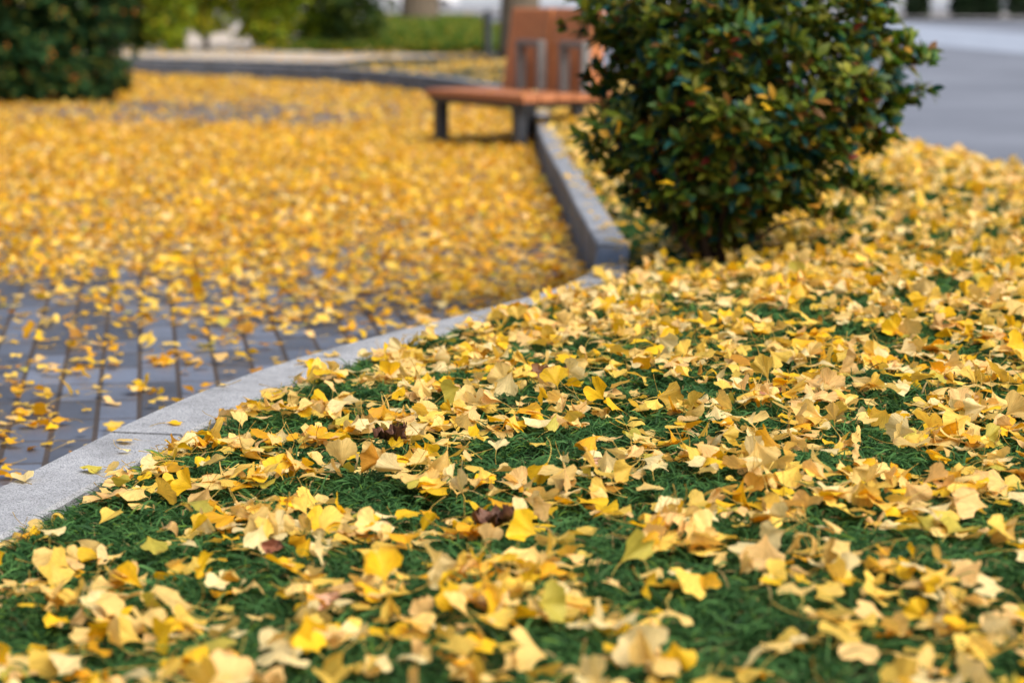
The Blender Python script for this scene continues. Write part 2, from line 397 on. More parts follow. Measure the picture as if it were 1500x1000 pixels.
def leaf_geo(P, x, y, zsurf, nr, na, stems=True, lift=0.022):
    n = len(x)
    a = np.linspace(-1, 1, na + 1); r = np.linspace(0.03, 1, nr + 1)
    A_, R_ = np.meshgrid(a, r, indexing='xy')            # (nr+1, na+1)
    A_ = A_.ravel()[None]; R_ = R_.ravel()[None]
    phi = A_ * P['A'][:, None] * (0.34 + 0.66 * R_ ** 0.75)
    ro = (1 - P['notch'][:, None] * np.exp(-(A_ / 0.13) ** 2) * R_ ** 2
          + (0.045 * np.sin(A_ * 7 + P['ph'][:, :1]) + 0.030 * np.sin(A_ * 17 + P['ph'][:, 1:2]) + 0.02 * np.sin(A_ * 31 + P['ph'][:, 2:3])) * R_
          - (0.12 * np.abs(A_) ** 2.5 + 0.24 * np.abs(A_) ** 9) * R_)
    rr = P['R'][:, None] * R_ * ro
    lx = rr * np.sin(phi); ly = rr * np.cos(phi) - P['R'][:, None] * 0.45
    lz = P['wave'][:, None] * P['R'][:, None] * R_ ** 2 * np.sin(A_ * 5.5 + P['ph'][:, 3:4]) \
        + 0.4 * P['wave'][:, None] * P['R'][:, None] * R_ ** 3 * np.sin(A_ * 13 + P['ph'][:, 0:1])
    if stems:
        ns = 5; t = np.linspace(0, 1, ns); k = np.array([(0, 1), (-0.87, -0.5), (0.87, -0.5)])
        rad = 0.0007 + 0.0005 * (t == 0) + 0.0004 * (t > 0.9)
        sl = P['stem'][:, None, None]
        t_ = t[None, :, None]
        sx = P['sb'][:, 0][:, None, None] * 0.30 * sl * t_ ** 2 + rad[None, :, None] * k[None, None, :, 0]
        sy = -P['R'][:, None, None] * 0.42 - sl * t_ + np.zeros((1, 1, 3))
        sz = P['sb'][:, 1][:, None, None] * 0.30 * sl * t_ ** 2 + rad[None, :, None] * k[None, None, :, 1]
        lx = np.concatenate([lx, sx.reshape(n, -1)], 1); ly = np.concatenate([ly, sy.reshape(n, -1)], 1); lz = np.concatenate([lz, sz.reshape(n, -1)], 1)
    nb = (nr + 1) * (na + 1)
    # fold about the midline
    f = P['fold'][:, None]; ax = np.abs(lx)
    w_ = np.sqrt(ax ** 2 + 0.003 ** 2) - 0.003
    lz = lz + np.sin(f) * w_; lx = np.sign(lx) * (ax - w_ * (1 - np.cos(f)))
    # roll about two axes
    for ax_ in (0, 1):
        kk = P['kx' if ax_ == 0 else 'ky'][:, None]; kk = np.where(np.abs(kk) < 0.5, 0.5, kk)
        u = lx if ax_ == 0 else ly
        un = np.sin(kk * u) / kk * 1.0; dz = (1 - np.cos(kk * u)) / kk
        un = un - np.sin(kk * u) * lz
        if ax_ == 0: lx = un
        else: ly = un
        lz = dz + lz * np.cos(kk * u)
    fl = np.where(P['flip'], -1.0, 1.0)[:, None]; lz = lz * fl; lx = lx * fl
    # rotations: yaw, then tilt about a horizontal axis
    c, s = np.cos(P['yaw'])[:, None], np.sin(P['yaw'])[:, None]
    lx, ly = c * lx - s * ly, s * lx + c * ly
    ux, uy = np.cos(P['taz'])[:, None], np.sin(P['taz'])[:, None]
    ct, st = np.cos(P['tilt'])[:, None], np.sin(P['tilt'])[:, None]
    d = ux * lx + uy * ly
    cx, cy, cz = uy * lz, -ux * lz, ux * ly - uy * lx
    lx, ly, lz = lx * ct + cx * st + ux * d * (1 - ct), ly * ct + cy * st + uy * d * (1 - ct), lz * ct + cz * st
    zm = np.percentile(lz[:, :nb], 6, axis=1)
    Z0 = zsurf + P['lift'] * lift - zm
    V = np.stack([lx + x[:, None], ly + y[:, None], lz + Z0[:, None]], -1)
    # keep anything from sinking below the surface
    V[:, :, 2] = np.maximum(V[:, :, 2], (zsurf - 0.004)[:, None] + 0.0009 * (V[:, :, 0] - x[:, None]) / 0.05)
    base = PC[P['ci']] * P['bright'][:, None]
    C = np.repeat(base[:, None, :], V.shape[1], 1)
    Rc = np.broadcast_to(R_, (n, nb)); Ac = np.broadcast_to(A_, (n, nb))
    heart = np.exp(-(Rc / 0.3) ** 2)[..., None]
    C[:, :nb] = C[:, :nb] * (1 - heart) + heart * C[:, :nb] * np.array([0.95, 0.85, 0.7])
    rim = (sstep(0.78, 1.0, Rc) * P['brown'][:, None] * (0.4 + 0.6 * np.sin(Ac * 6 + P['ph'][:, 1:2])) ** 2)[..., None]
    rim = np.clip(rim, 0, 1)
    C[:, :nb] = C[:, :nb] * (1 - rim) + rim * np.array([0.28, 0.11, 0.035])
    if stems: C[:, nb:] = np.array([0.66, 0.46, 0.10])
    uv = np.stack([np.broadcast_to(A_ * 0.5 + 0.5, (n, nb)) + P['ph'][:, :1], Rc + P['ph'][:, 1:2]], -1)
    if stems: uv = np.concatenate([uv, np.zeros((n, V.shape[1] - nb, 2))], 1)
    q = np.arange(nb).reshape(nr + 1, na + 1)
    Fb = np.stack([q[:-1, :-1], q[:-1, 1:], q[1:, 1:], q[1:, :-1]], -1).reshape(-1, 4)
    Fs = np.zeros((0, 4), int)
    if stems:
        g = nb + np.arange(ns * 3).reshape(ns, 3); g2 = np.roll(g, -1, 1)
        Fs = np.stack([g[:-1], g2[:-1], g2[1:], g[1:]], -1).reshape(-1, 4)
    return V, C, uv, Fb, Fs, nb

# open patches of grass, measured on the ground: x, y, half width, half depth
PATCH = [(-0.70, 4.20, .17, .24), (-0.592, 4.85, .07, .09), (-0.525, 5.234, .08, .10), (-0.51, 5.756, .05, .12), (-0.305, 5.604, .07, .1), (-0.135, 4.245, .13, .07),
 (-0.239, 4.363, .07, .06), (-0.04, 3.80, .13, .09), (-0.375, 4.488, .1, .05), (-0.448, 3.875, .09, .06), (-0.56, 3.691, .08, .06), (-0.70, 3.483, .1, .08), (-0.633, 3.296, .09, .05),
 (-0.065, 4.488, .1, .05), (0.015, 5.066, .12, .07), (0.198, 5.322, .13, .07), (0.289, 4.796, .09, .05), (0.39, 5.234, .09, .08), (0.599, 5.507, .07, .07), (0.945, 5.234, .11, .06),
 (0.839, 4.488, .1, .05), (0.648, 4.245, .09, .06), (0.492, 3.781, .13, .07), (0.264, 3.647, .08, .06), (0.67, 3.70, .12, .06), (0.113, 3.924, .08, .05), (-0.201, 3.647, .08, .05),
 (-0.425, 3.483, .09, .05), (0.484, 6.799, .07, .1), (0.652, 6.728, .08, .1), (0.93, 6.9, .1, .12), (0.757, 7.606, .08, .15), (1.314, 7.101, .08, .15), (-0.082, 5.705, .09, .06),
 (1.947, 10.267, .13, .35), (1.421, 9.111, .1, .2), (1.417, 7.79, .09, .15), (-0.187, 3.21, .1, .05), (0.436, 3.332, .1, .05), (0.555, 4.488, .07, .06), (0.362, 4.188, .06, .05),
 (0.05, 6.1, .05, .08), (-0.15, 6.6, .04, .1), (0.75, 5.0, .06, .05), (-0.83, 3.9, .06, .08), (0.84, 6.2, .1, .07), (0.3, 6.0, .07, .06), (1.15, 5.9, .1, .07)]
def bed_density(x, y):
    n = vnoise(x * 7.5, y * 7.0, 21) * 0.5 + vnoise(x * 17, y * 12, 22) * 0.5
    dn = 0.12 + 0.88 * sstep(0.32, 0.58, n)
    dn = np.maximum(dn, sstep(5.8, 7.5, y) * 0.40 + 0.05)
    dn = dn * (1 + 0.2 * sstep(4.3, 3.6, y))
    for px, py, ax_, ay in PATCH:
        q = ((x - px) / (ax_ * 1.05)) ** 2 + ((y - py) / (ay * 1.1)) ** 2
        dn = dn * (1 - 0.96 * np.exp(-q ** 2 * 0.9))
    return dn * (0.30 + 0.70 * sstep(0.0, 0.16, kd(x, y) - kw(y)))

def scatter(x0, x1, y0, y1, rate, dens, mask):
    n = int((x1 - x0) * (y1 - y0) * rate)
    x = rng.uniform(x0, x1, n); y = rng.uniform(y0, y1, n)
    k = (rng.random(n) < dens(x, y)) & mask(x, y)
    return x[k], y[k]

inframe = lambda x, y: np.abs(x) < 0.235 * y + 0.35
# near bed
bx, by = scatter(-1.6, 2.4, 2.7, 8.2, 740, bed_density, lambda x, y: (kd(x, y) > kw(y) - 0.015) & inframe(x, y) & (x < rx(y) + 0.1))
# a few on the kerb top itself
kxs, kys = scatter(-1.6, 0.6, 3.0, 8.6, 42, lambda x, y: 0.2 + 0.8 * vnoise(x * 3, y * 3, 30), lambda x, y: (kd(x, y) > 0.02) & (kd(x, y) < kw(y) - 0.02))
nx = np.concatenate([bx, kxs]); ny = np.concatenate([by, kys])
Pn = leaf_params(len(nx))
onk = np.arange(len(nx)) >= len(bx)
for k in ('tilt', 'kx', 'ky', 'fold'): Pn[k] = np.where(onk, Pn[k] * 0.35, Pn[k])
Pn['lift'] = np.where(onk, 0.0, Pn['lift'])
# distinct leaves seen in the photograph: x, y, colour, tilt, tilt axis, yaw, size
HERO = [(0.098, 5.38, 4, 1.15, 0.0, 0.2, .052), (-0.196, 3.535, 4, 1.2, 0.5, 0.6, .056), (-0.19, 5.12, 3, 0.8, 2.3, 1.5, .050), (-0.28, 5.14, 5, 0.9, 0.0, 3.0, .046),
        (0.02, 3.86, 4, 1.2, 0.3, 1.4, .052), (-0.62, 4.5, 4, 1.1, -0.5, 0.7, .052), (0.05, 3.25, 7, 1.3, 0.6, 5.2, .052), (0.78, 3.75, 3, 0.9, 1.2, 0.4, .05)]
for j, (hx, hy, ci, tl, ta, yw, R_) in enumerate(HERO):
    i = int(np.argmin((nx[:len(bx)] - hx) ** 2 + (ny[:len(bx)] - hy) ** 2))
    nx[i], ny[i] = hx, hy
    Pn['ci'][i] = ci; Pn['tilt'][i] = tl; Pn['taz'][i] = ta; Pn['yaw'][i] = yw; Pn['R'][i] = R_; Pn['lift'][i] = 1.0; Pn['flip'][i] = False
    Pn['A'][i] = math.radians(58)
zs = np.where(onk, KH + 0.0055, canopy(nx, ny) + 0.003)
Vn, Cn, UVn, Fb, Fs, nb = leaf_geo(Pn, nx, ny, zs, 5, 14, True)
NL, NV = Vn.shape[:2]
Fall = np.concatenate([Fb, Fs]); NF = len(Fall)

# which leaves show largest from the camera: cast rays through the frame
FG = (Fall[None] + (np.arange(NL) * NV)[:, None, None]).reshape(-1, 4)
bvh = BVHTree.FromPolygons(Vn.reshape(-1, 3).tolist(), FG.tolist())
cnt = np.zeros(NL, int); sxs = np.zeros(NL); sys_ = np.zeros(NL)
cth, sth = math.cos(PITCH), math.sin(PITCH); org = Vector((0, 0, CAM_H))
for py in range(400, 1000, 4):
    for px in range(0, 1500, 4):
        a_, b_ = (px + 2 - 750) / 3541.67, (500 - py - 2) / 3541.67
        h = bvh.ray_cast(org, Vector((a_, cth + b_ * sth, -sth + b_ * cth)).normalized())
        if h[2] is not None:
            i = h[2] // NF; cnt[i] += 1; sxs[i] += px; sys_[i] += py
pick = np.argsort(-cnt)[:300]; pick = pick[cnt[pick] > 0]
sxs = sxs / np.maximum(cnt, 1); sys_ = sys_ / np.maximum(cnt, 1)

SPECIAL = [('crumpled', -0.246, 4.80, 'brown', 0.030, 'dark brown shrivelled leaf beside a yellow leaf left of the middle of the grass'),
           ('crumpled', 0.070, 5.56, 'pink', 0.028, 'crinkled grey brown dry leaf behind an upright yellow ginkgo leaf near the centre'),
           ('crumpled', -0.030, 3.97, 'brown', 0.032, 'darkest crumpled brown leaf in the open green patch at lower centre'),
           ('long', 0.559, 5.203, 'rust', 0.028, 'flat russet leaf resting among yellow leaves right of the centre'),
           ('long', -0.39, 3.90, 'rust', 0.027, 'long reddish brown leaf leaning upright in the lower left grass'),
           ('crumpled', 0.969, 5.326, 'brown', 0.016, 'small dark red brown scrap of leaf near the right edge of the grass'),
           ('long', -0.283, 3.50, 'pink', 0.026, 'dusty pink oval leaf lying near the bottom left of the grass'),
           ('long', 0.16, 4.40, 'pink', 0.020, 'short rosy tan leaf tucked under yellow leaves in the middle'),
           ('crumpled', 0.12, 5.60, 'brown', 0.024, 'dark shrivelled leaf just right of the crinkled grey brown one')]
def brown_leaf(kind, x, y, mat, size, label):
    n1, n2 = 14, 9; r_ = np.random.default_rng(int(abs(x) * 1000) + 5)
    u = np.linspace(-1, 1, n1); v = np.linspace(-1, 1, n2); U, Vv = np.meshgrid(u, v, indexing='ij')
    wid = np.clip(1 - np.abs(U) ** 1.7, 0, 1) * 0.5 * (1 - 0.25 * U) + 0.02
    sx = 5.0 if kind == 'crumpled' else 2.6
    X_ = U * size; Y_ = Vv * wid * size
    cr = 0.55 if kind == 'crumpled' else 0.30
    Z_ = size * cr * (vnoise(U * sx, Vv * sx, int(size * 1e4)) - 0.5) * 2 + size * (0.9 if kind == 'crumpled' else 0.35) * (Vv ** 2) * (0.6 + 0.4 * U)
    X_ = X_ + size * cr * (vnoise(U * sx, Vv * sx, 77) - 0.5); Z_ += size * 0.25 * U ** 2
    tl = 0.9 if 'upright' in label else (0.35 if kind == 'crumpled' else 0.45)
    z0 = float(canopy(np.array([x]), np.array([y]))[0])
    P_ = np.stack([X_.ravel(), Y_.ravel() * math.cos(tl) - Z_.ravel() * math.sin(tl), Y_.ravel() * math.sin(tl) + Z_.ravel() * math.cos(tl)], -1)
    P_[:, 2] -= P_[:, 2].min()
    q = np.arange(n1 * n2).reshape(n1, n2)
    F_ = np.stack([q[:-1, :-1], q[1:, :-1], q[1:, 1:], q[:-1, 1:]], -1).reshape(-1, 4)
    o = link('dry_leaf', np_mesh('dry_leaf', P_, F_), M[mat]); o.location = (x, y, z0 + 0.014); o.rotation_euler = (0, 0, r_.uniform(-0.7, 0.7))
    tag(o, label, 'dead leaf', 'brown leaves of other kinds among the ginkgo leaves')
for s_ in SPECIAL: brown_leaf(*s_)

# labels
cname = lambda i: PN[Pn['ci'][i]]
def posture(i):
    if Pn['tilt'][i] > 0.7: return 'standing on edge'
    if Pn['fold'][i] > 0.38: return 'folded in half'
    if abs(Pn['kx'][i]) + abs(Pn['ky'][i]) > 32: return 'curled up'
    if Pn['tilt'][i] > 0.33: return 'propped aslant'
    return 'lying flat'
def region(i):
    if onk[i]: return 'on the granite kerb'
    px, py = sxs[i], sys_[i]
    h_ = ['left edge', 'left', 'left of centre', 'right of centre', 'right', 'right edge'][min(5, int(px // 250))]
    v_ = 'at the bottom' if py > 900 else 'low down' if py > 800 else 'below the middle' if py > 700 else 'in focus' if py > 590 else 'behind the focus'
    return f'{v_}, {h_}'
cells = {}
for i in pick: cells.setdefault((cname(i), posture(i), region(i)), []).append(int(i))
labels = {}
for (c_, p_, r_), L_ in cells.items():
    if len(L_) == 1:
        labels[L_[0]] = f'{c_} ginkgo leaf {p_} {r_}'
        continue
    if len(L_) == 2:
        a_, b_ = sorted(L_, key=lambda i: sxs[i])
        labels[a_] = f'{c_} ginkgo leaf {p_} {r_}, left of two'; labels[b_] = f'{c_} ginkgo leaf {p_} {r_}, right of two'
    else:
        L2 = sorted(L_, key=lambda i: sxs[i]); o_ = ['leftmost', 'second from left', 'third from left', 'fourth from left', 'fifth from left', 'sixth from left']
        for k, i in enumerate(L2):
            labels[i] = f'{c_} ginkgo leaf {p_} {r_}, ' + ('rightmost' if k == len(L2) - 1 else o_[min(k, 5)])
for i in pick:
    i = int(i); o0 = Vn[i, 0].copy()
    o = link('ginkgo_leaf', np_mesh('ginkgo_leaf', Vn[i, :nb] - o0, Fb, Cn[i, :nb], UVn[i, :nb]), M['leaf'])
    o.location = o0
    tag(o, labels[i], 'leaf', 'fallen ginkgo leaves on the grass bed')
    if Pn['stem'][i] > 0.01:
        link('stalk', np_mesh('stalk', Vn[i, nb:] - o0, Fs - nb, Cn[i, nb:]), M['stem'], o)
keep = np.ones(NL, bool); keep[pick] = False

parts = []   # (V, C, UV, F) for the remaining leaf litter on the bed
def flat_parts(V, C, UV, F):
    n, m = V.shape[:2]
    return V.reshape(-1, 3), C.reshape(-1, 3), UV.reshape(-1, 2), (F[None] + (np.arange(n) * m)[:, None, None]).reshape(-1, 4)
parts.append(flat_parts(Vn[keep], Cn[keep], UVn[keep], Fall))
def litter(x, y, zs, wts, nr, na, flat, big=1.0, lift=0.03, stems=False):
    P = leaf_params(len(x), flat, wts, big)
    V, C, UV, Fb_, Fs_, _ = leaf_geo(P, x, y, zs, nr, na, stems, lift)
    return flat_parts(V, C, UV, np.concatenate([Fb_, Fs_]))
def join(name, parts, mat):
    off = 0; Vs, Cs, Us, Fs_ = [], [], [], []
    for V, C, U, F in parts:
        Vs.append(V); Cs.append(C); Us.append(U); Fs_.append(F + off); off += len(V)
    return link(name, np_mesh(name, np.concatenate(Vs), np.concatenate(Fs_), np.concatenate(Cs), np.concatenate(Us)), mat)
x, y = scatter(-0.2, 3.6, 8.2, 20, 640, lambda x, y: np.maximum(bed_density(x, y), 0.35) * (1 - 0.6 * np.exp(-((x - .55) / .35) ** 2 - ((y - 9.6) / 1.2) ** 2)),
               lambda x, y: (kd(x, y) > 0.095) & inframe(x, y) & (x < rx(y) + 0.3))
parts.append(litter(x, y, canopy(x, y) + 0.004, W_BED, 2, 6, 1.0))
x, y = scatter(-6.5, 2.6, 20, 37.2, 190, lambda x, y: (0.25 + 0.75 * sstep(0.3, 0.6, vnoise(x * 1.5, y * 1.0, 40))) * (0.12 + 0.88 * sstep(31.2, 30.2, y + 0.6 * (x + 2.0))), lambda x, y: (kd(x, y) > 0.15) & inframe(x, y) & (x < rx(y) + 0.3))
parts.append(litter(x, y, canopy(x, y) + 0.004, W_BED, 1, 4, 0.8, 1.2))
x, y = scatter(-0.6, 0.6, 8.3, 26, 60, lambda x, y: x * 0 + 1.0, lambda x, y: (kd(x, y) > 0.01) & (kd(x, y) < 0.13))
parts.append(litter(x, y, x * 0 + KH + 0.002, W_BED, 2, 6, 0.4))
tag(join('leaf_litter', parts, M['leaf']), 'rest of the yellow ginkgo leaves covering the grass bed', 'fallen leaves', kind='stuff')

def plaza_density(x, y):
    full = 1.0
    # thin area at the lower left where the pavers show, opening towards the kerb
    edge = 8.9 + 1.1 * sstep(-0.7, -2.1, x) + 0.7 * (vnoise(x * 2.2, y * 2.2, 50) - 0.5)
    t = sstep(0, 2.0, y - edge + 1.0)
    base = 0.12 + 0.20 * sstep(0.35, 0.75, vnoise(x * 3.5, y * 3.5, 51)) + 0.42 * np.exp(-((-kd(x, y) - 0.12) / 0.25) ** 2) * sstep(5.9, 6.6, y) * sstep(8.3, 7.6, y)
    dn = base + (1 - base) * t
    far = np.exp(-((x + 3.4) / 1.3) ** 2 - ((y - 23.3) / 1.7) ** 2) + 0.7 * np.exp(-((x + 1.8) / 1.0) ** 2 - ((y - 22.0) / 0.9) ** 2)
    far = far * 1.3 + 0.5 * sstep(20, 26, y)
    dn = dn * (1 - 0.92 * np.clip(far, 0, 1) * (0.6 + 0.4 * vnoise(x * 3, y * 3, 52)))
    return np.clip(dn * (0.62 + 0.5 * vnoise(x * 1.8, y * 1.8, 53)), 0, 1)
pz = lambda x, y: (kd(x, y) < -0.03) & inframe(x, y)
pp = []
x, y = scatter(-3.2, 0.4, 5.0, 11.5, 680, plaza_density, pz)
pp.append(litter(x, y, x * 0 + 0.002 + heap(x, y), W_PLAZA, 3, 8, 0.62, 0.93, 0.02, True))
x, y = scatter(-5.2, 0.4, 11.5, 20, 1000, plaza_density, pz)
pp.append(litter(x, y, x * 0 + 0.003 + heap(x, y), W_PLAZA, 2, 4, 0.7, 0.92, 0.03))
x, y = scatter(-8.6, 0.3, 20, 35.5, 480, plaza_density, pz)
pp.append(litter(x, y, x * 0 + 0.003 + heap(x, y), W_PLAZA, 1, 4, 0.7, 1.05, 0.03))
tag(join('leaf_carpet', pp, M['leaf']), 'golden ginkgo leaves carpeting the dark paving', 'fallen leaves', kind='stuff')

# ------------------------------------------------------------------ dwarf mondo grass
def grass(n_try, x0, x1, y0, y1, L0, wd, seg, sd, ok):
    r = np.random.default_rng(sd)
    # tufts: blades share a root area and fan outward
    nt_ = n_try // 14
    tx = r.uniform(x0, x1, nt_); ty = r.uniform(y0, y1, nt_); k = ok(tx, ty); tx, ty = tx[k], ty[k]; nt_ = len(tx)
    taz = r.uniform(0, 6.283, nt_)
    az = (taz[:, None] + r.normal(0, 1.15, (nt_, 14))).ravel()
    x = np.repeat(tx, 14) + r.normal(0, 0.010, nt_ * 14); y = np.repeat(ty, 14) + r.normal(0, 0.010, nt_ * 14)
    n = len(x); L = L0 * r.uniform(0.6, 1.25, n)
    up = r.uniform(0.45, 1.25, n); drop = r.uniform(0.6, 1.5, n)
    t = np.linspace(0, 1, seg + 1)[None]
    dx, dy = np.cos(az)[:, None], np.sin(az)[:, None]
    side = r.normal(0, 0.3, n)[:, None]
    hx = L[:, None] * (0.80 * t); hz = L[:, None] * (up[:, None] * t - up[:, None] * drop[:, None] * 0.75 * t ** 2)
    cx = x[:, None] + dx * hx - dy * L[:, None] * side * t ** 2
    cy = y[:, None] + dy * hx + dx * L[:, None] * side * t ** 2
    z0 = canopy(x, y) - 0.017 + r.uniform(-0.008, 0.008, n)
    cz = z0[:, None] + hz
    w_ = wd * r.uniform(0.7, 1.25, n)[:, None] * (1 - t ** 3 * 0.85) * 0.5
    nxw, nyw = -dy - dx * side * t, dx - dy * side * t
    rl = r.normal(0, 0.6, n)[:, None]
    A = np.stack([cx + nxw * w_, cy + nyw * w_, cz + rl * w_], -1); B = np.stack([cx - nxw * w_, cy - nyw * w_, cz - rl * w_], -1)
    V = np.stack([A, B], 2).reshape(n, -1, 3)
    q = np.arange((seg + 1) * 2).reshape(seg + 1, 2)
    F = np.stack([q[:-1, 0], q[:-1, 1], q[1:, 1], q[1:, 0]], -1)
    g = r.random(n)[:, None]; pv = vnoise(x * 4, y * 4, 60)[:, None]
    c = np.array([0.018, 0.068, 0.020]) * (1 - g) + np.array([0.088, 0.21, 0.056]) * g
    c = c * (0.75 + 0.5 * pv)
    yl = r.random(n) < 0.05; c[yl] = np.array([0.12, 0.22, 0.03])
    dry = r.random(n) < 0.03; c[dry] = np.array([0.35, 0.25, 0.1])
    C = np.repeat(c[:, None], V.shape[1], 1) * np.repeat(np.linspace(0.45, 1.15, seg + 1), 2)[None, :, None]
    return V.reshape(-1, 3), C.reshape(-1, 3), np.zeros((n * (seg + 1) * 2, 2)), (F[None] + (np.arange(n) * (seg + 1) * 2)[:, None, None]).reshape(-1, 4)
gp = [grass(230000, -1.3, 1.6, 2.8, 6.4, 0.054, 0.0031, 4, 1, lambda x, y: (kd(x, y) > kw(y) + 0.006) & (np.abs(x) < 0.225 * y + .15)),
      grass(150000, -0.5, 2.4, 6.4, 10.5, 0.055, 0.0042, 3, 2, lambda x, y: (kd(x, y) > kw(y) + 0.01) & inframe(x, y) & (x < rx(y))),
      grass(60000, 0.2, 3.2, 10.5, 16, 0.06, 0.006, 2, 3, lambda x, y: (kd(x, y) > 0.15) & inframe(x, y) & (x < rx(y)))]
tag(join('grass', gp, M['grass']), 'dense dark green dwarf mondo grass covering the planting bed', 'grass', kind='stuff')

# ------------------------------------------------------------------ shrubs
def leaf_cards(P0, D, N_, L, W, C, seg=3, bend=0.25):
    """pointed oval leaves: base points P0, direction D, normal N_, lengths L, widths W"""
    n = len(P0); t = np.linspace(0, 1, seg + 1)
    S = np.cross(D, N_); S /= np.linalg.norm(S, axis=1)[:, None] + 1e-9
    prof = np.sin(PI * np.clip(t ** 0.85, 0.03, 0.98)) ** 0.8
    c = P0[:, None] + D[:, None] * (L[:, None, None] * t[None, :, None]) - N_[:, None] * (L[:, None, None] * bend * (t ** 2)[None, :, None])
    wv = S[:, None] * (W[:, None, None] * 0.5 * prof[None, :, None]); up = N_[:, None] * (W[:, None, None] * 0.10 * prof[None, :, None])
    V = np.stack([c + wv + up, c, c - wv + up], 2).reshape(n, -1, 3)
    q = np.arange((seg + 1) * 3).reshape(seg + 1, 3)
    F = np.concatenate([np.stack([q[:-1, i], q[:-1, i + 1], q[1:, i + 1], q[1:, i]], -1) for i in (0, 1)])
    m = V.shape[1]
    return V.reshape(-1, 3), np.repeat(C[:, None], m, 1).reshape(-1, 3), np.zeros((n * m, 2)), (F[None] + (np.arange(n) * m)[:, None, None]).reshape(-1, 4)

def unit(a): return a / (np.linalg.norm(a, axis=-1, keepdims=True) + 1e-9)

def shrub(name, base, prof, ncl, per, L, W, pal, pw, label, cat, seed, shoots=(), lump=0.25, mat='shrub', group=None, nstem=9, stem_r=0.012, fill=0.45, trunk_mat='twig', seg=3, centre=(0, 0)):
    """prof: list of (z, radius); crown centre offset by `centre`"""
    r = np.random.default_rng(seed); rr_ = random.Random(seed)
    root = empty(name, base); tag(root, label, cat, group)
    pz_, pr = np.array([p[0] for p in prof]), np.array([p[1] for p in prof])
    zc = r.choice(np.linspace(pz_[0], pz_[-1], 400), ncl * 3, p=None)
    w_ = np.interp(zc, pz_, pr); k = r.random(len(zc)) < (w_ / pr.max()); zc = zc[k][:ncl]; n = len(zc)
    az = r.uniform(0, 2 * PI, n)
    R = np.interp(zc, pz_, pr) * (1 + lump * (vnoise(az * 1.9, zc * 5 / max(pr.max(), .3), seed) - 0.5) * 2 + lump * 0.6 * (vnoise(az * 4.5, zc * 12 / max(pr.max(), .3), seed + 1) - 0.5) * 2)
    q = 1 - fill * r.random(n) ** 1.6
    cen = np.array([centre[0], centre[1]])
    hz = sstep(pz_[0], pz_[0] + 0.5 * (pz_[-1] - pz_[0]), zc)
    cp = np.stack([np.cos(az) * R * q + cen[0] * hz, np.sin(az) * R * q + cen[1] * hz, zc], -1)
    core = np.array([cen[0] * 0.5, cen[1] * 0.5, pz_[0] * 0.6 + 0.15 * pz_[-1]])
    ax = unit(cp - core + np.array([0, 0, 0.25 * pr.max()]) + r.normal(0, 0.18 * pr.max(), (n, 3)))
    sh_tips = []
    for (sx, sy, sz) in shoots:
        e = np.array([sx, sy, sz]); s0 = e * 0.75 + core * 0.25; dd = unit(e - s0)
        for j in range(5):
            cp = np.vstack([cp, s0 + (e - s0) * (0.35 + 0.65 * j / 4) + r.normal(0, 0.01, 3)]); ax = np.vstack([ax, unit(dd + r.normal(0, 0.35, 3))])
        sh_tips.append(e)
    n = len(cp)
    # rosette of leaves on each twig tip
    P0 = np.repeat(cp, per, 0); A = np.repeat(ax, per, 0); m = len(P0)
    T = unit(np.cross(A, r.normal(0, 1, (m, 3)))); spread = r.uniform(0.25, 1.35, m)[:, None]
    D = unit(A * np.cos(spread) + T * np.sin(spread)); N_ = unit(A * np.sin(spread) - T * np.cos(spread) + r.normal(0, 0.25, (m, 3)))
    N_ = unit(N_ - D * np.sum(N_ * D, 1, keepdims=True))
    P0 = P0 - A * r.uniform(0, 0.6 * L, m)[:, None]
    ci = r.choice(len(pal), m, p=np.array(pw) / sum(pw)); C = np.array(pal)[ci] * r.uniform(0.7, 1.25, m)[:, None]
    tone = np.repeat(0.75 + 0.5 * r.random(n), per)[:, None]; C = C * tone
    d_ = leaf_cards(P0, D, N_, L * r.uniform(0.65, 1.2, m), W * r.uniform(0.75, 1.2, m), C, seg)
    join('foliage', [d_], M[mat]).parent = root
    mb = MB()
    for i in range(nstem):
        a_ = 2 * PI * i / nstem + rr_.uniform(-.3, .3); b0 = Vector((math.cos(a_) * stem_r * 2.2, math.sin(a_) * stem_r * 2.2, -0.02))
        ti = cp[rr_.randrange(n)]; tip = Vector(ti) * 0.92
        mid = Vector((tip.x * 0.35 + b0.x, tip.y * 0.35 + b0.y, tip.z * 0.42)); m2 = mid.lerp(tip, 0.55) + Vector((rr_.uniform(-.04, .04), rr_.uniform(-.04, .04), 0.03)) * pr.max()
        mb.tube([b0, b0.lerp(mid, 0.5) + Vector((rr_.uniform(-.01, .01), rr_.uniform(-.01, .01), 0)), mid, m2, tip], [stem_r * 1.2, stem_r, stem_r * 0.8, stem_r * 0.5, stem_r * 0.2], 6)
        for _ in range(5):
            tj = cp[rr_.randrange(n)]; e = Vector(tj)
            st = mid.lerp(m2, rr_.random())
            if (e - st).length < 1.1 * pr.max(): mb.tube([st, st.lerp(e, 0.5) + Vector((0, 0, 0.02)), e], [stem_r * 0.45, stem_r * 0.3, stem_r * 0.12], 5)
    for e in sh_tips: mb.tube([Vector(core), Vector(core).lerp(Vector(e), 0.5) + Vector((0, 0, 0.02)), Vector(e)], [stem_r * 0.6, stem_r * 0.4, stem_r * 0.12], 5)
    mb.build('stem', M[trunk_mat], root, True)
    return root

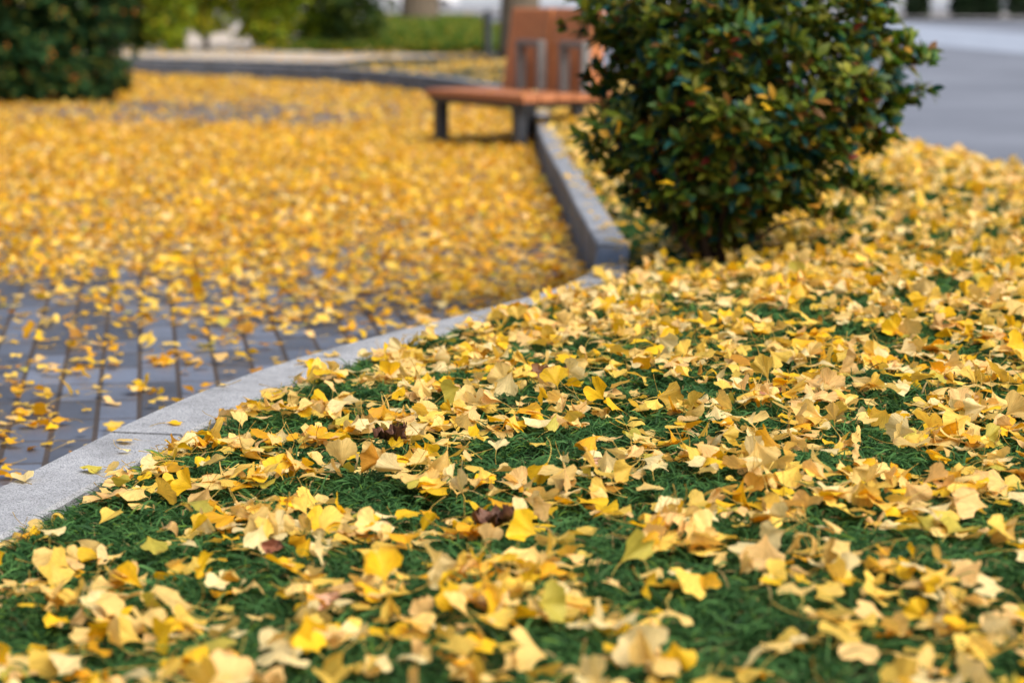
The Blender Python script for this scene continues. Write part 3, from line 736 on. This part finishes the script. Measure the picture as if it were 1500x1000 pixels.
SB = (0.72, 8.62, float(bed_z(np.array([0.72]), np.array([8.62]))[0]) + 0.01)
pal = [(0.062, 0.14, 0.024), (0.145, 0.19, 0.016), (0.018, 0.095, 0.085), (0.21, 0.21, 0.02), (0.55, 0.30, 0.03), (0.32, 0.045, 0.03), (0.20, 0.09, 0.02)]
shrub('shrub', SB, [(0.11, 0.07), (0.18, 0.18), (0.28, 0.33), (0.42, 0.44), (0.60, 0.53), (0.85, 0.55), (1.05, 0.50), (1.28, 0.15)], 2100, 8, 0.058, 0.029, pal,
      [26, 31, 18, 19, 2.5, 0.7, 6], 'large glossy evergreen shrub growing in the leaf covered bed beside the kerb', 'shrub', 5,
      shoots=[(0.77, 0.0, 0.675), (0.70, 0.0, 0.63), (0.62, 0.05, 0.84), (0.47, 0.0, 0.86), (0.58, -0.05, 0.31), (0.50, -0.1, 0.34), (0.64, 0.0, 0.50), (0.60, -0.1, 0.56), (0.46, -0.1, 0.21), (0.36, -0.1, 0.25), (0.66, 0, 0.74)], lump=0.26, centre=(0.10, 0.0), nstem=13, stem_r=0.014, fill=0.5)

# dark evergreen bush at the upper left
pald = [(0.010, 0.038, 0.012), (0.020, 0.060, 0.016), (0.06, 0.09, 0.012), (0.30, 0.10, 0.015), (0.12, 0.13, 0.02)]
shrub('shrub', (-4.95, 25.6, 0.0), [(0.02, 0.75), (0.3, 0.88), (0.9, 0.95), (1.5, 0.85), (2.1, 0.5), (2.3, 0.2)], 4200, 7, 0.09, 0.05, pald, [40, 34, 12, 2.0, 6],
      'broad dark green bush rising from the leaf carpet at the far left', 'shrub', 8, lump=0.12, nstem=8, stem_r=0.03, seg=2, mat='bush', fill=0.7)
shrub('shrub', (-6.2, 24.8, 0.0), [(0.02, 0.7), (0.3, 0.85), (0.9, 0.9), (1.5, 0.8), (2.2, 0.3)], 2600, 7, 0.09, 0.05, pald, [40, 34, 12, 2.0, 6],
      'second dark green bush, partly outside the left edge of the view', 'shrub', 9, lump=0.12, nstem=8, stem_r=0.03, seg=2, mat='bush', fill=0.7)

# ginkgo leaves caught in the big shrub
lc = [(0.28, -0.50, 0.62, 'orange yellow leaf caught high in the middle of the shrub'), (-0.36, -0.38, 0.52, 'golden leaf lodged in the left side of the shrub'),
      (0.14, -0.52, 0.60, 'bright yellow leaf hooked on the front twigs of the shrub'), (0.47, -0.34, 0.44, 'golden leaf caught at the right side of the shrub'),
      (-0.05, -0.50, 0.76, 'large orange leaf perched near the top of the shrub'), (0.33, -0.30, 0.24, 'ochre leaf hanging low in the right of the shrub'),
      (-0.20, -0.42, 0.33, 'yellow leaf wedged low in the left of the shrub')]
Pc = leaf_params(len(lc)); Pc['stem'][:] = 0.03; Pc['ci'][:] = [5, 5, 4, 5, 4, 6, 4]
cxs = np.array([SB[0] + a[0] for a in lc]); cys = np.array([SB[1] + a[1] for a in lc]); czs = np.array([SB[2] + a[2] for a in lc])
Vc, Cc, Uc, Fb2, Fs2, nb2 = leaf_geo(Pc, cxs, cys, czs, 4, 12, True)
for i, a in enumerate(lc):
    o0 = Vc[i, 0].copy(); o = link('ginkgo_leaf', np_mesh('ginkgo_leaf', Vc[i, :nb2] - o0, Fb2, Cc[i, :nb2], Uc[i, :nb2]), M['leaf']); o.location = o0
    tag(o, a[3], 'leaf', 'ginkgo leaves caught in the shrub')
    link('stalk', np_mesh('stalk', Vc[i, nb2:] - o0, Fs2 - nb2, Cc[i, nb2:]), M['stem'], o)

# ------------------------------------------------------------------ bench
def bench():
    Lp = Vector((-0.68, 18.70, 0)); u = Vector((0.53, -0.848, 0)).normalized(); v = Vector((0.848, 0.53, 0)).normalized()
    root = empty('park_bench', Lp, math.atan2(u.y, u.x))
    tag(root, 'slatted orange wood bench with two tall backrest panels on dark steel legs', 'bench')
    # local axes: x along the bench, y away from the viewer (left hand side of x)
    LEN, DEP = 1.42, 0.90
    for k in range(6):
        m = MB(); wdt = DEP / 6 - 0.012
        m.box((LEN / 2, 0.003 + (k + .5) * DEP / 6, 0.392), (LEN, wdt, 0.055), bev=0.008); m.build('seat_slat', M['wood'], root)
    m = MB()
    m.box((LEN / 2, 0.06, 0.342), (LEN - 0.05, 0.05, 0.042), bev=0.004); m.box((LEN / 2, DEP - 0.06, 0.342), (LEN - 0.05, 0.05, 0.042), bev=0.004)
    for xx in (0.12, LEN / 2, LEN - 0.10): m.box((xx, DEP / 2, 0.341), (0.05, DEP - 0.175, 0.038), bev=0.004)
    m.build('seat_frame', M['steel'], root)
    for xx, yy, z0 in ((0.13, 0.08, 0.0), (LEN - 0.16, 0.08, 0.0), (LEN - 0.12, 0.56, 0.22), (0.20, DEP - 0.06, 0.0)):
        m = MB(); m.box((xx, yy, (0.321 + z0) / 2), (0.085, 0.085, 0.321 - z0), bev=0.006); l = m.build('leg', M['steel'], root)
        m = MB(); m.box((xx, yy, z0 + 0.006), (0.12, 0.12, 0.012), bev=0.002); m.build('foot_plate', M['steel'], l)
    for k in range(2):
        x0 = 0.15 + k * 0.60; W_ = 0.565; H_ = 0.615; n = 5; e = empty('backrest', (x0, 0.62, 0.42)); e.parent = root
        for j in range(n):                         # boards, thicker at the foot and leaning back
            bm = bmesh.new(); a0 = j * W_ / n + 0.003; a1 = (j + 1) * W_ / n - 0.008
            pr = [(0.0, 0.0), (0.15, 0.0), (0.17, H_ - 0.015), (0.155, H_), (0.10, H_), (0.088, H_ - 0.02)]
            A = [bm.verts.new((a0, p[0], p[1])) for p in pr]; B = [bm.verts.new((a1, p[0], p[1])) for p in pr]
            bm.faces.new(A[::-1]); bm.faces.new(B)
            for i in range(len(pr)): bm.faces.new((A[i], A[(i + 1) % len(pr)], B[(i + 1) % len(pr)], B[i]))
            bmesh.ops.recalc_face_normals(bm, faces=bm.faces)
            me = bpy.data.meshes.new('board'); bm.to_mesh(me); bm.free(); link('board', me, M['woodv'] , e)
        m = MB()                                   # steel bracket, an upside down U of flat bar
        cx, hw, hh, th, dp = W_ * 0.50 + 0.20, 0.165, 0.33, 0.045, 0.07
        m.box((cx - hw + th / 2, -0.045, hh / 2), (th, dp, hh), bev=0.006); m.box((cx + hw - th / 2, -0.045, hh / 2), (th, dp, hh), bev=0.006)
        m.box((cx, -0.045, hh + th / 2), (2 * hw, dp, th), bev=0.006)
        b = m.build('bracket', M['steel2'], e)
    return root
bench()

BL = [(0.18, 0.20, 'yellow leaf at the left end of the bench seat'), (0.55, 0.42, 'golden leaf near the middle of the bench seat'), (0.80, 0.12, 'pale leaf on the front slat of the bench seat'),
      (1.12, 0.30, 'yellow leaf toward the right corner of the bench seat'), (0.05, 0.75, 'ochre leaf at the far left corner of the bench seat'), (1.30, 0.10, 'butter yellow leaf on the nearest corner of the bench')]
Pb = leaf_params(len(BL), 0.6); Pb['stem'][:] = 0.03; ub, vb = np.array([0.53, -0.848]), np.array([0.848, 0.53])
bxs = np.array([-0.68 + a[0] * ub[0] + a[1] * vb[0] for a in BL]); bys = np.array([18.70 + a[0] * ub[1] + a[1] * vb[1] for a in BL])
Vb, Cb, Ub, Fb3, Fs3, nb3 = leaf_geo(Pb, bxs, bys, np.full(len(BL), 0.4245), 3, 10, True, 0.001)
for i, a in enumerate(BL):
    o0 = Vb[i, 0].copy(); o = link('ginkgo_leaf', np_mesh('ginkgo_leaf', Vb[i, :nb3] - o0, Fb3, Cb[i, :nb3], Ub[i, :nb3]), M['leaf']); o.location = o0
    tag(o, a[2], 'leaf', 'ginkgo leaves lying on the bench')

# ------------------------------------------------------------------ bollard
def bollard(x, y, z):
    root = empty('bollard', (x, y, z)); tag(root, 'slim dark grey bollard standing behind the bench', 'bollard')
    m = MB(); m.tube([(0, 0, 0), (0, 0, 0.62)], 0.058, 20); m.build('post', M['steel'], root, False)
    m = MB(); m.tube([(0, 0, 0.635), (0, 0, 0.66), (0, 0, 0.69), (0, 0, 0.705)], [0.058, 0.056, 0.04, 0.012], 20); m.build('cap', M['steel'], root, True)
    m = MB(); m.tube([(0, 0, 0.62), (0, 0, 0.635)], 0.050, 20); m.build('neck', M['steel'], root)
    m = MB(); m.tube([(0, 0, 0.0), (0, 0, 0.02)], 0.085, 20); m.build('base_ring', M['steel'], root)
bollard(-0.36, 36.2, 0.15)

# ------------------------------------------------------------------ trees
palt = [(0.19, 0.29, 0.010), (0.34, 0.42, 0.015), (0.10, 0.19, 0.015), (0.48, 0.42, 0.02)]
palk = [(0.03, 0.075, 0.014), (0.05, 0.10, 0.014), (0.11, 0.15, 0.012)]
def big_tree(x, y, z, r0, label, seed):
    rr_ = random.Random(seed); r = np.random.default_rng(seed)
    root = empty('tree', (x, y, z)); tag(root, label, 'tree', None)
    m = MB(); H_ = 9.0
    pts = [(0, 0, -0.1), (0, 0, 0.25), (0.02, 0, 1.2), (0.05, 0.02, 3.0), (0.0, 0.05, 5.0), (0.05, 0, 7.0), (0.0, 0.0, H_)]
    m.tube(pts, [r0 * 1.3, r0 * 1.08, r0, r0 * 0.9, r0 * 0.7, r0 * 0.4, r0 * 0.1], 18)
    cps = []
    for k in range(16):
        h = rr_.uniform(3.0, 8.5); a_ = rr_.uniform(0, 2 * PI); L_ = (9.8 - h) * rr_.uniform(0.35, 0.55)
        s0 = Vector((0, 0, h)); e = s0 + Vector((math.cos(a_) * L_, math.sin(a_) * L_, L_ * 0.5)); m.tube([s0, s0.lerp(e, .5) + Vector((0, 0, .1)), e], [r0 * .25, r0 * .16, r0 * .04], 7)
        for _ in range(6): cps.append(np.array(s0.lerp(e, rr_.uniform(.35, 1.05))) + r.normal(0, 0.35, 3))
    m.build('trunk', M['bark'], root, True)
    cp = np.array(cps); n = len(cp); per = 14; P0 = np.repeat(cp, per, 0) + r.normal(0, 0.22, (n * per, 3)); mm = len(P0)
    D = unit(r.normal(0, 1, (mm, 3))); N_ = unit(np.cross(D, r.normal(0, 1, (mm, 3))))
    C = np.array([(0.75, 0.45, 0.03), (0.60, 0.42, 0.04), (0.85, 0.55, 0.06)])[r.integers(0, 3, mm)]
    join('crown', [leaf_cards(P0, D, N_, np.full(mm, 0.11), np.full(mm, 0.10), C, 2)], M['foliage']).parent = root
big_tree(-1.96, 52.0, 0.28, 0.385, 'thick brown trunked street tree standing on the grassy mound behind the bollard', 3)
big_tree(0.10, 33.5, 0.15, 0.26, 'street tree whose trunk rises directly behind the bench backrest', 4)

def small_tree(x, y, z, z0, rad, top, pal_, label, seed, ncl=430, dens_leaf=0.125):
    rr_ = random.Random(seed); root = empty('small_tree', (x, y, z)); tag(root, label, 'tree', 'small green trees behind the far kerb')
    r = np.random.default_rng(seed)
    m = MB(); m.tube([(0, 0, -0.05), (0.01, 0, z0), (0.0, 0.02, (z0 + top) / 2), (0, 0, top * 0.95)], [0.05, 0.042, 0.03, 0.01], 8)
    zc = r.uniform(z0, top, ncl); t = (zc - z0) / (top - z0); R = rad * np.sqrt(np.clip(np.sin(PI * np.clip(t * 0.85 + 0.10, 0, 1)), 0.05, 1))
    az = r.uniform(0, 2 * PI, ncl); R = R * (0.6 + 0.8 * vnoise(az * 1.6, zc * 4.0, seed)); q = 1 - 0.6 * r.random(ncl) ** 1.5
    cp = np.stack([np.cos(az) * R * q, np.sin(az) * R * q, zc], -1)
    for k in range(14):
        e = Vector(cp[rr_.randrange(ncl)]); h = max(z0 * 0.8, e.z * 0.75); m.tube([(0, 0, h), Vector((0, 0, h)).lerp(e, .5), e], [0.02, 0.012, 0.004], 5)
    m.build('trunk', M['bark'], root, True)
    per = 9; P0 = np.repeat(cp, per, 0) + r.normal(0, 0.05, (ncl * per, 3)); mm = len(P0); D = unit(r.normal(0, 1, (mm, 3)) + np.array([0, 0, -0.2])); N_ = unit(np.cross(D, r.normal(0, 1, (mm, 3))))
    tone = np.repeat(r.uniform(0.55, 1.35, ncl), per)[:, None]
    C = np.array(pal_)[r.integers(0, len(pal_), mm)] * tone
    join('crown', [leaf_cards(P0, D, N_, r.uniform(.6, 1.2, mm) * dens_leaf, r.uniform(.6, 1.1, mm) * dens_leaf * 0.6, C, 2)], M['foliage']).parent = root
ST = [(-5.75, 37.6, 0.10, 0.36, 2.3, palk, 'leftmost small tree behind the far kerb, dark green beside the big bush'),
      (-5.15, 36.6, 0.14, 0.34, 2.4, palt, 'thin pale green small tree second from the left behind the far kerb'),
      (-4.70, 37.4, 0.34, 0.52, 2.6, palt, 'yellow green small tree with a bare stem above the pale paving'),
      (-4.20, 39.8, 0.20, 0.50, 2.6, palt, 'bright green small tree in the middle of the row behind the far kerb'),
      (-3.62, 37.0, 0.18, 0.42, 2.5, palt, 'small tree with low spreading yellow green crown over the pale paving'),
      (-3.12, 38.6, 0.06, 0.44, 2.5, palt[:3], 'narrow mid green small tree with a crown reaching near the ground'),
      (-2.46, 37.3, 0.02, 0.48, 2.6, palk, 'dark green conical tree at the right end of the row, clothed to the ground')]
for i, (x, y, z0, rad, top, p_, lb) in enumerate(ST): small_tree(x, y, 0.20, z0, rad, top, p_, lb, 30 + i)

# grassy mound with ground cover under the street trees
mx, my = np.meshgrid(np.linspace(-3.6, -0.2, 40), np.linspace(36.6, 60, 60))
def mound_z(x, y): return 0.20 + 0.20 * sstep(-3.6, -2.6, x) * sstep(-0.3, -1.2, x) * sstep(36.6, 39, y)
mz = mound_z(mx, my); q = np.arange(mx.size).reshape(mx.shape)
F = np.stack([q[:-1, :-1], q[:-1, 1:], q[1:, 1:], q[1:, :-1]], -1).reshape(-1, 4)
tag(link('mound', np_mesh('mound', np.stack([mx.ravel(), my.ravel(), mz.ravel()], -1), F), M['soil']), kind='structure')
r = np.random.default_rng(77); n = 26000
gx = r.uniform(-3.5, -0.25, n); gy = 36.7 + 22 * r.random(n) ** 1.5; P0 = np.stack([gx, gy, mound_z(gx, gy) + 0.02], -1)
D = unit(np.stack([r.normal(0, .6, n), r.normal(0, .6, n), r.uniform(.2, 1, n)], -1)); N_ = unit(np.cross(D, r.normal(0, 1, (n, 3))))
C = np.array([(0.10, 0.20, 0.02), (0.20, 0.26, 0.025), (0.06, 0.14, 0.02), (0.55, 0.38, 0.05)])[r.choice(4, n, p=[.35, .35, .2, .1])]
tag(join('ground_cover', [leaf_cards(P0, D, N_, r.uniform(.08, .2, n), np.full(n, .06), C, 2)], M['foliage']), 'yellow green ground cover on the mound under the far street tree', 'ground cover', kind='stuff')

# pale garden wall behind the row of small trees
def garden_wall():
    root = empty('building', (-16, 62, 0)); tag(root, 'long pale low building behind the small green trees', 'building')
    m = MB(); m.box((0, 1.5, 1.6), (24, 3, 3.2)); m.build('wall', M['plaster'], root)
    m = MB(); m.box((0, 1.5, 3.26), (24.4, 3.4, 0.12)); m.build('roof', M['beige'], root)
    for k in range(9):
        m = MB(); m.box((-10.5 + k * 2.6, -0.02, 1.7), (1.3, 0.05, 1.3)); f = m.build('window', M['plaster'], root)
        m = MB(); m.box((-10.5 + k * 2.6, -0.05, 1.7), (1.15, 0.02, 1.15)); m.build('pane', M['glass'], f)
garden_wall()

# ------------------------------------------------------------------ parked car, side on, far across the road
def car(x, y, z, rz, label):
    root = empty('parked_car', (x, y, z), rz); tag(root, label, 'car')
    prof = [(-2.15, .32), (-2.2, .62), (-2.05, .88), (-1.45, .97), (-0.85, 1.38), (0.75, 1.42), (1.45, 1.02), (2.15, .86), (2.2, .5), (2.12, .28)]
    bm = bmesh.new(); A = []; B = []
    for px_, pz_ in prof:
        w_ = 0.86 if pz_ < 1.0 else 0.68
        A.append(bm.verts.new((px_, -w_, pz_))); B.append(bm.verts.new((px_, w_, pz_)))
    bm.faces.new(A); bm.faces.new(B[::-1])
    for i in range(len(prof)): bm.faces.new((A[i], B[i], B[(i + 1) % len(prof)], A[(i + 1) % len(prof)]))
    bmesh.ops.recalc_face_normals(bm, faces=bm.faces); bmesh.ops.bevel(bm, geom=list(bm.edges), offset=0.05, segments=3, affect='EDGES')
    me = bpy.data.meshes.new('body'); bm.to_mesh(me); bm.free(); link('body', me, M['carpaint'], root)
    for sy in (-1, 1):
        for xx in (-1.33, 1.33):
            m = MB(); m.tube([(xx, sy * 0.70, .31), (xx, sy * 0.72, .31), (xx, sy * 0.87, .31), (xx, sy * 0.885, .31)], [.26, .31, .31, .27], 24); wl = m.build('wheel', M['tyre'], root)
            m = MB(); m.tube([(xx, sy * 0.88, .31), (xx, sy * 0.895, .31)], .18, 20); m.build('rim', M['rim'], wl)
        m = MB()
        for q_ in ([(-1.2, 1.0), (-0.78, 1.32), (-0.1, 1.35), (-0.1, 1.0)], [(0.0, 1.0), (0.0, 1.35), (0.7, 1.34), (1.2, 1.03)]):
            vs = [m.bm.verts.new((a_, sy * (0.875 - 0.5 * max(0, b_ - 0.95)), b_)) for a_, b_ in q_]; m.bm.faces.new(vs)
        m.build('side_window', M['glass'], root)
        m = MB(); m.box((2.12, sy * 0.6, .68), (0.12, 0.3, 0.12), bev=.02); m.build('headlight', M['rim'], root)
car(-4.9, 127, 0.0, 0.05, 'pale silver car parked across the road behind the thick tree trunk')

# far roadside planting at the upper right
HG = [(13.3, 91, 1.1, 'dark hedge block nearest the shrub on the far side of the road', 1.5), (14.95, 90, 0.55, 'narrow dark hedge block between two pale gaps across the road', 1.7),
      (16.9, 89, 1.5, 'dark hedge block just right of the second pale gap across the road', 1.6), (20.6, 89, 5.0, 'long dark hedge running to the right edge across the road', 1.7)]
for i, (x, y, wd_, lb, hh) in enumerate(HG):
    root = empty('hedge', (x, y, 0.09)); tag(root, lb, 'hedge', 'dark hedges across the road'); r = np.random.default_rng(90 + i); n = 5200
    P0 = np.stack([r.uniform(-wd_ / 2, wd_ / 2, n), r.uniform(-.7, .7, n), hh * r.random(n) ** .8 + .05], -1); D = unit(r.normal(0, 1, (n, 3))); N_ = unit(np.cross(D, r.normal(0, 1, (n, 3))))
    C = np.array([(0.012, 0.035, 0.012), (0.02, 0.05, 0.015), (0.03, 0.05, 0.02)])[r.integers(0, 3, n)] * (0.5 + r.random((n, 1)))
    join('foliage', [leaf_cards(P0, D, N_, np.full(n, .24), np.full(n, .18), C, 2)], M['foliage']).parent = root
    m = MB()
    for k in range(int(wd_ * 2)): m.tube([(-wd_ / 2 + .25 + k * .5, 0, -0.02), (-wd_ / 2 + .25 + k * .5, 0, hh * .7)], [.04, .02], 6)
    m.build('stem', M['twig'], root)
for i, (x, y, lb) in enumerate([(12.3, 95, 'slender far tree at the left end of the dark roadside hedges'), (15.6, 96, 'slender far tree between the first two roadside hedges'), (18.0, 94, 'slender far tree before the long roadside hedge')]):
    small_tree(x, y, 0.09, 1.5, 1.6, 5.5, palk, lb, 60 + i, 300, 0.3)
far = empty('building', (10, 150, 0)); tag(far, 'wide pale grey building beyond the road in the far background', 'building')
m = MB(); m.box((0, 3, 4), (120, 6, 8)); m.build('wall', M['farwall'], far)
for k in range(24):
    m = MB(); m.box((-55 + k * 4.8, -0.03, 3.2), (2.6, 0.08, 1.8)); m.build('window', M['glass'], far)
for o in bpy.data.objects:
    if o.name.startswith('small_tree') and o.location.y > 80: o['group'] = 'slender trees across the road'
bpy.context.view_layer.update()
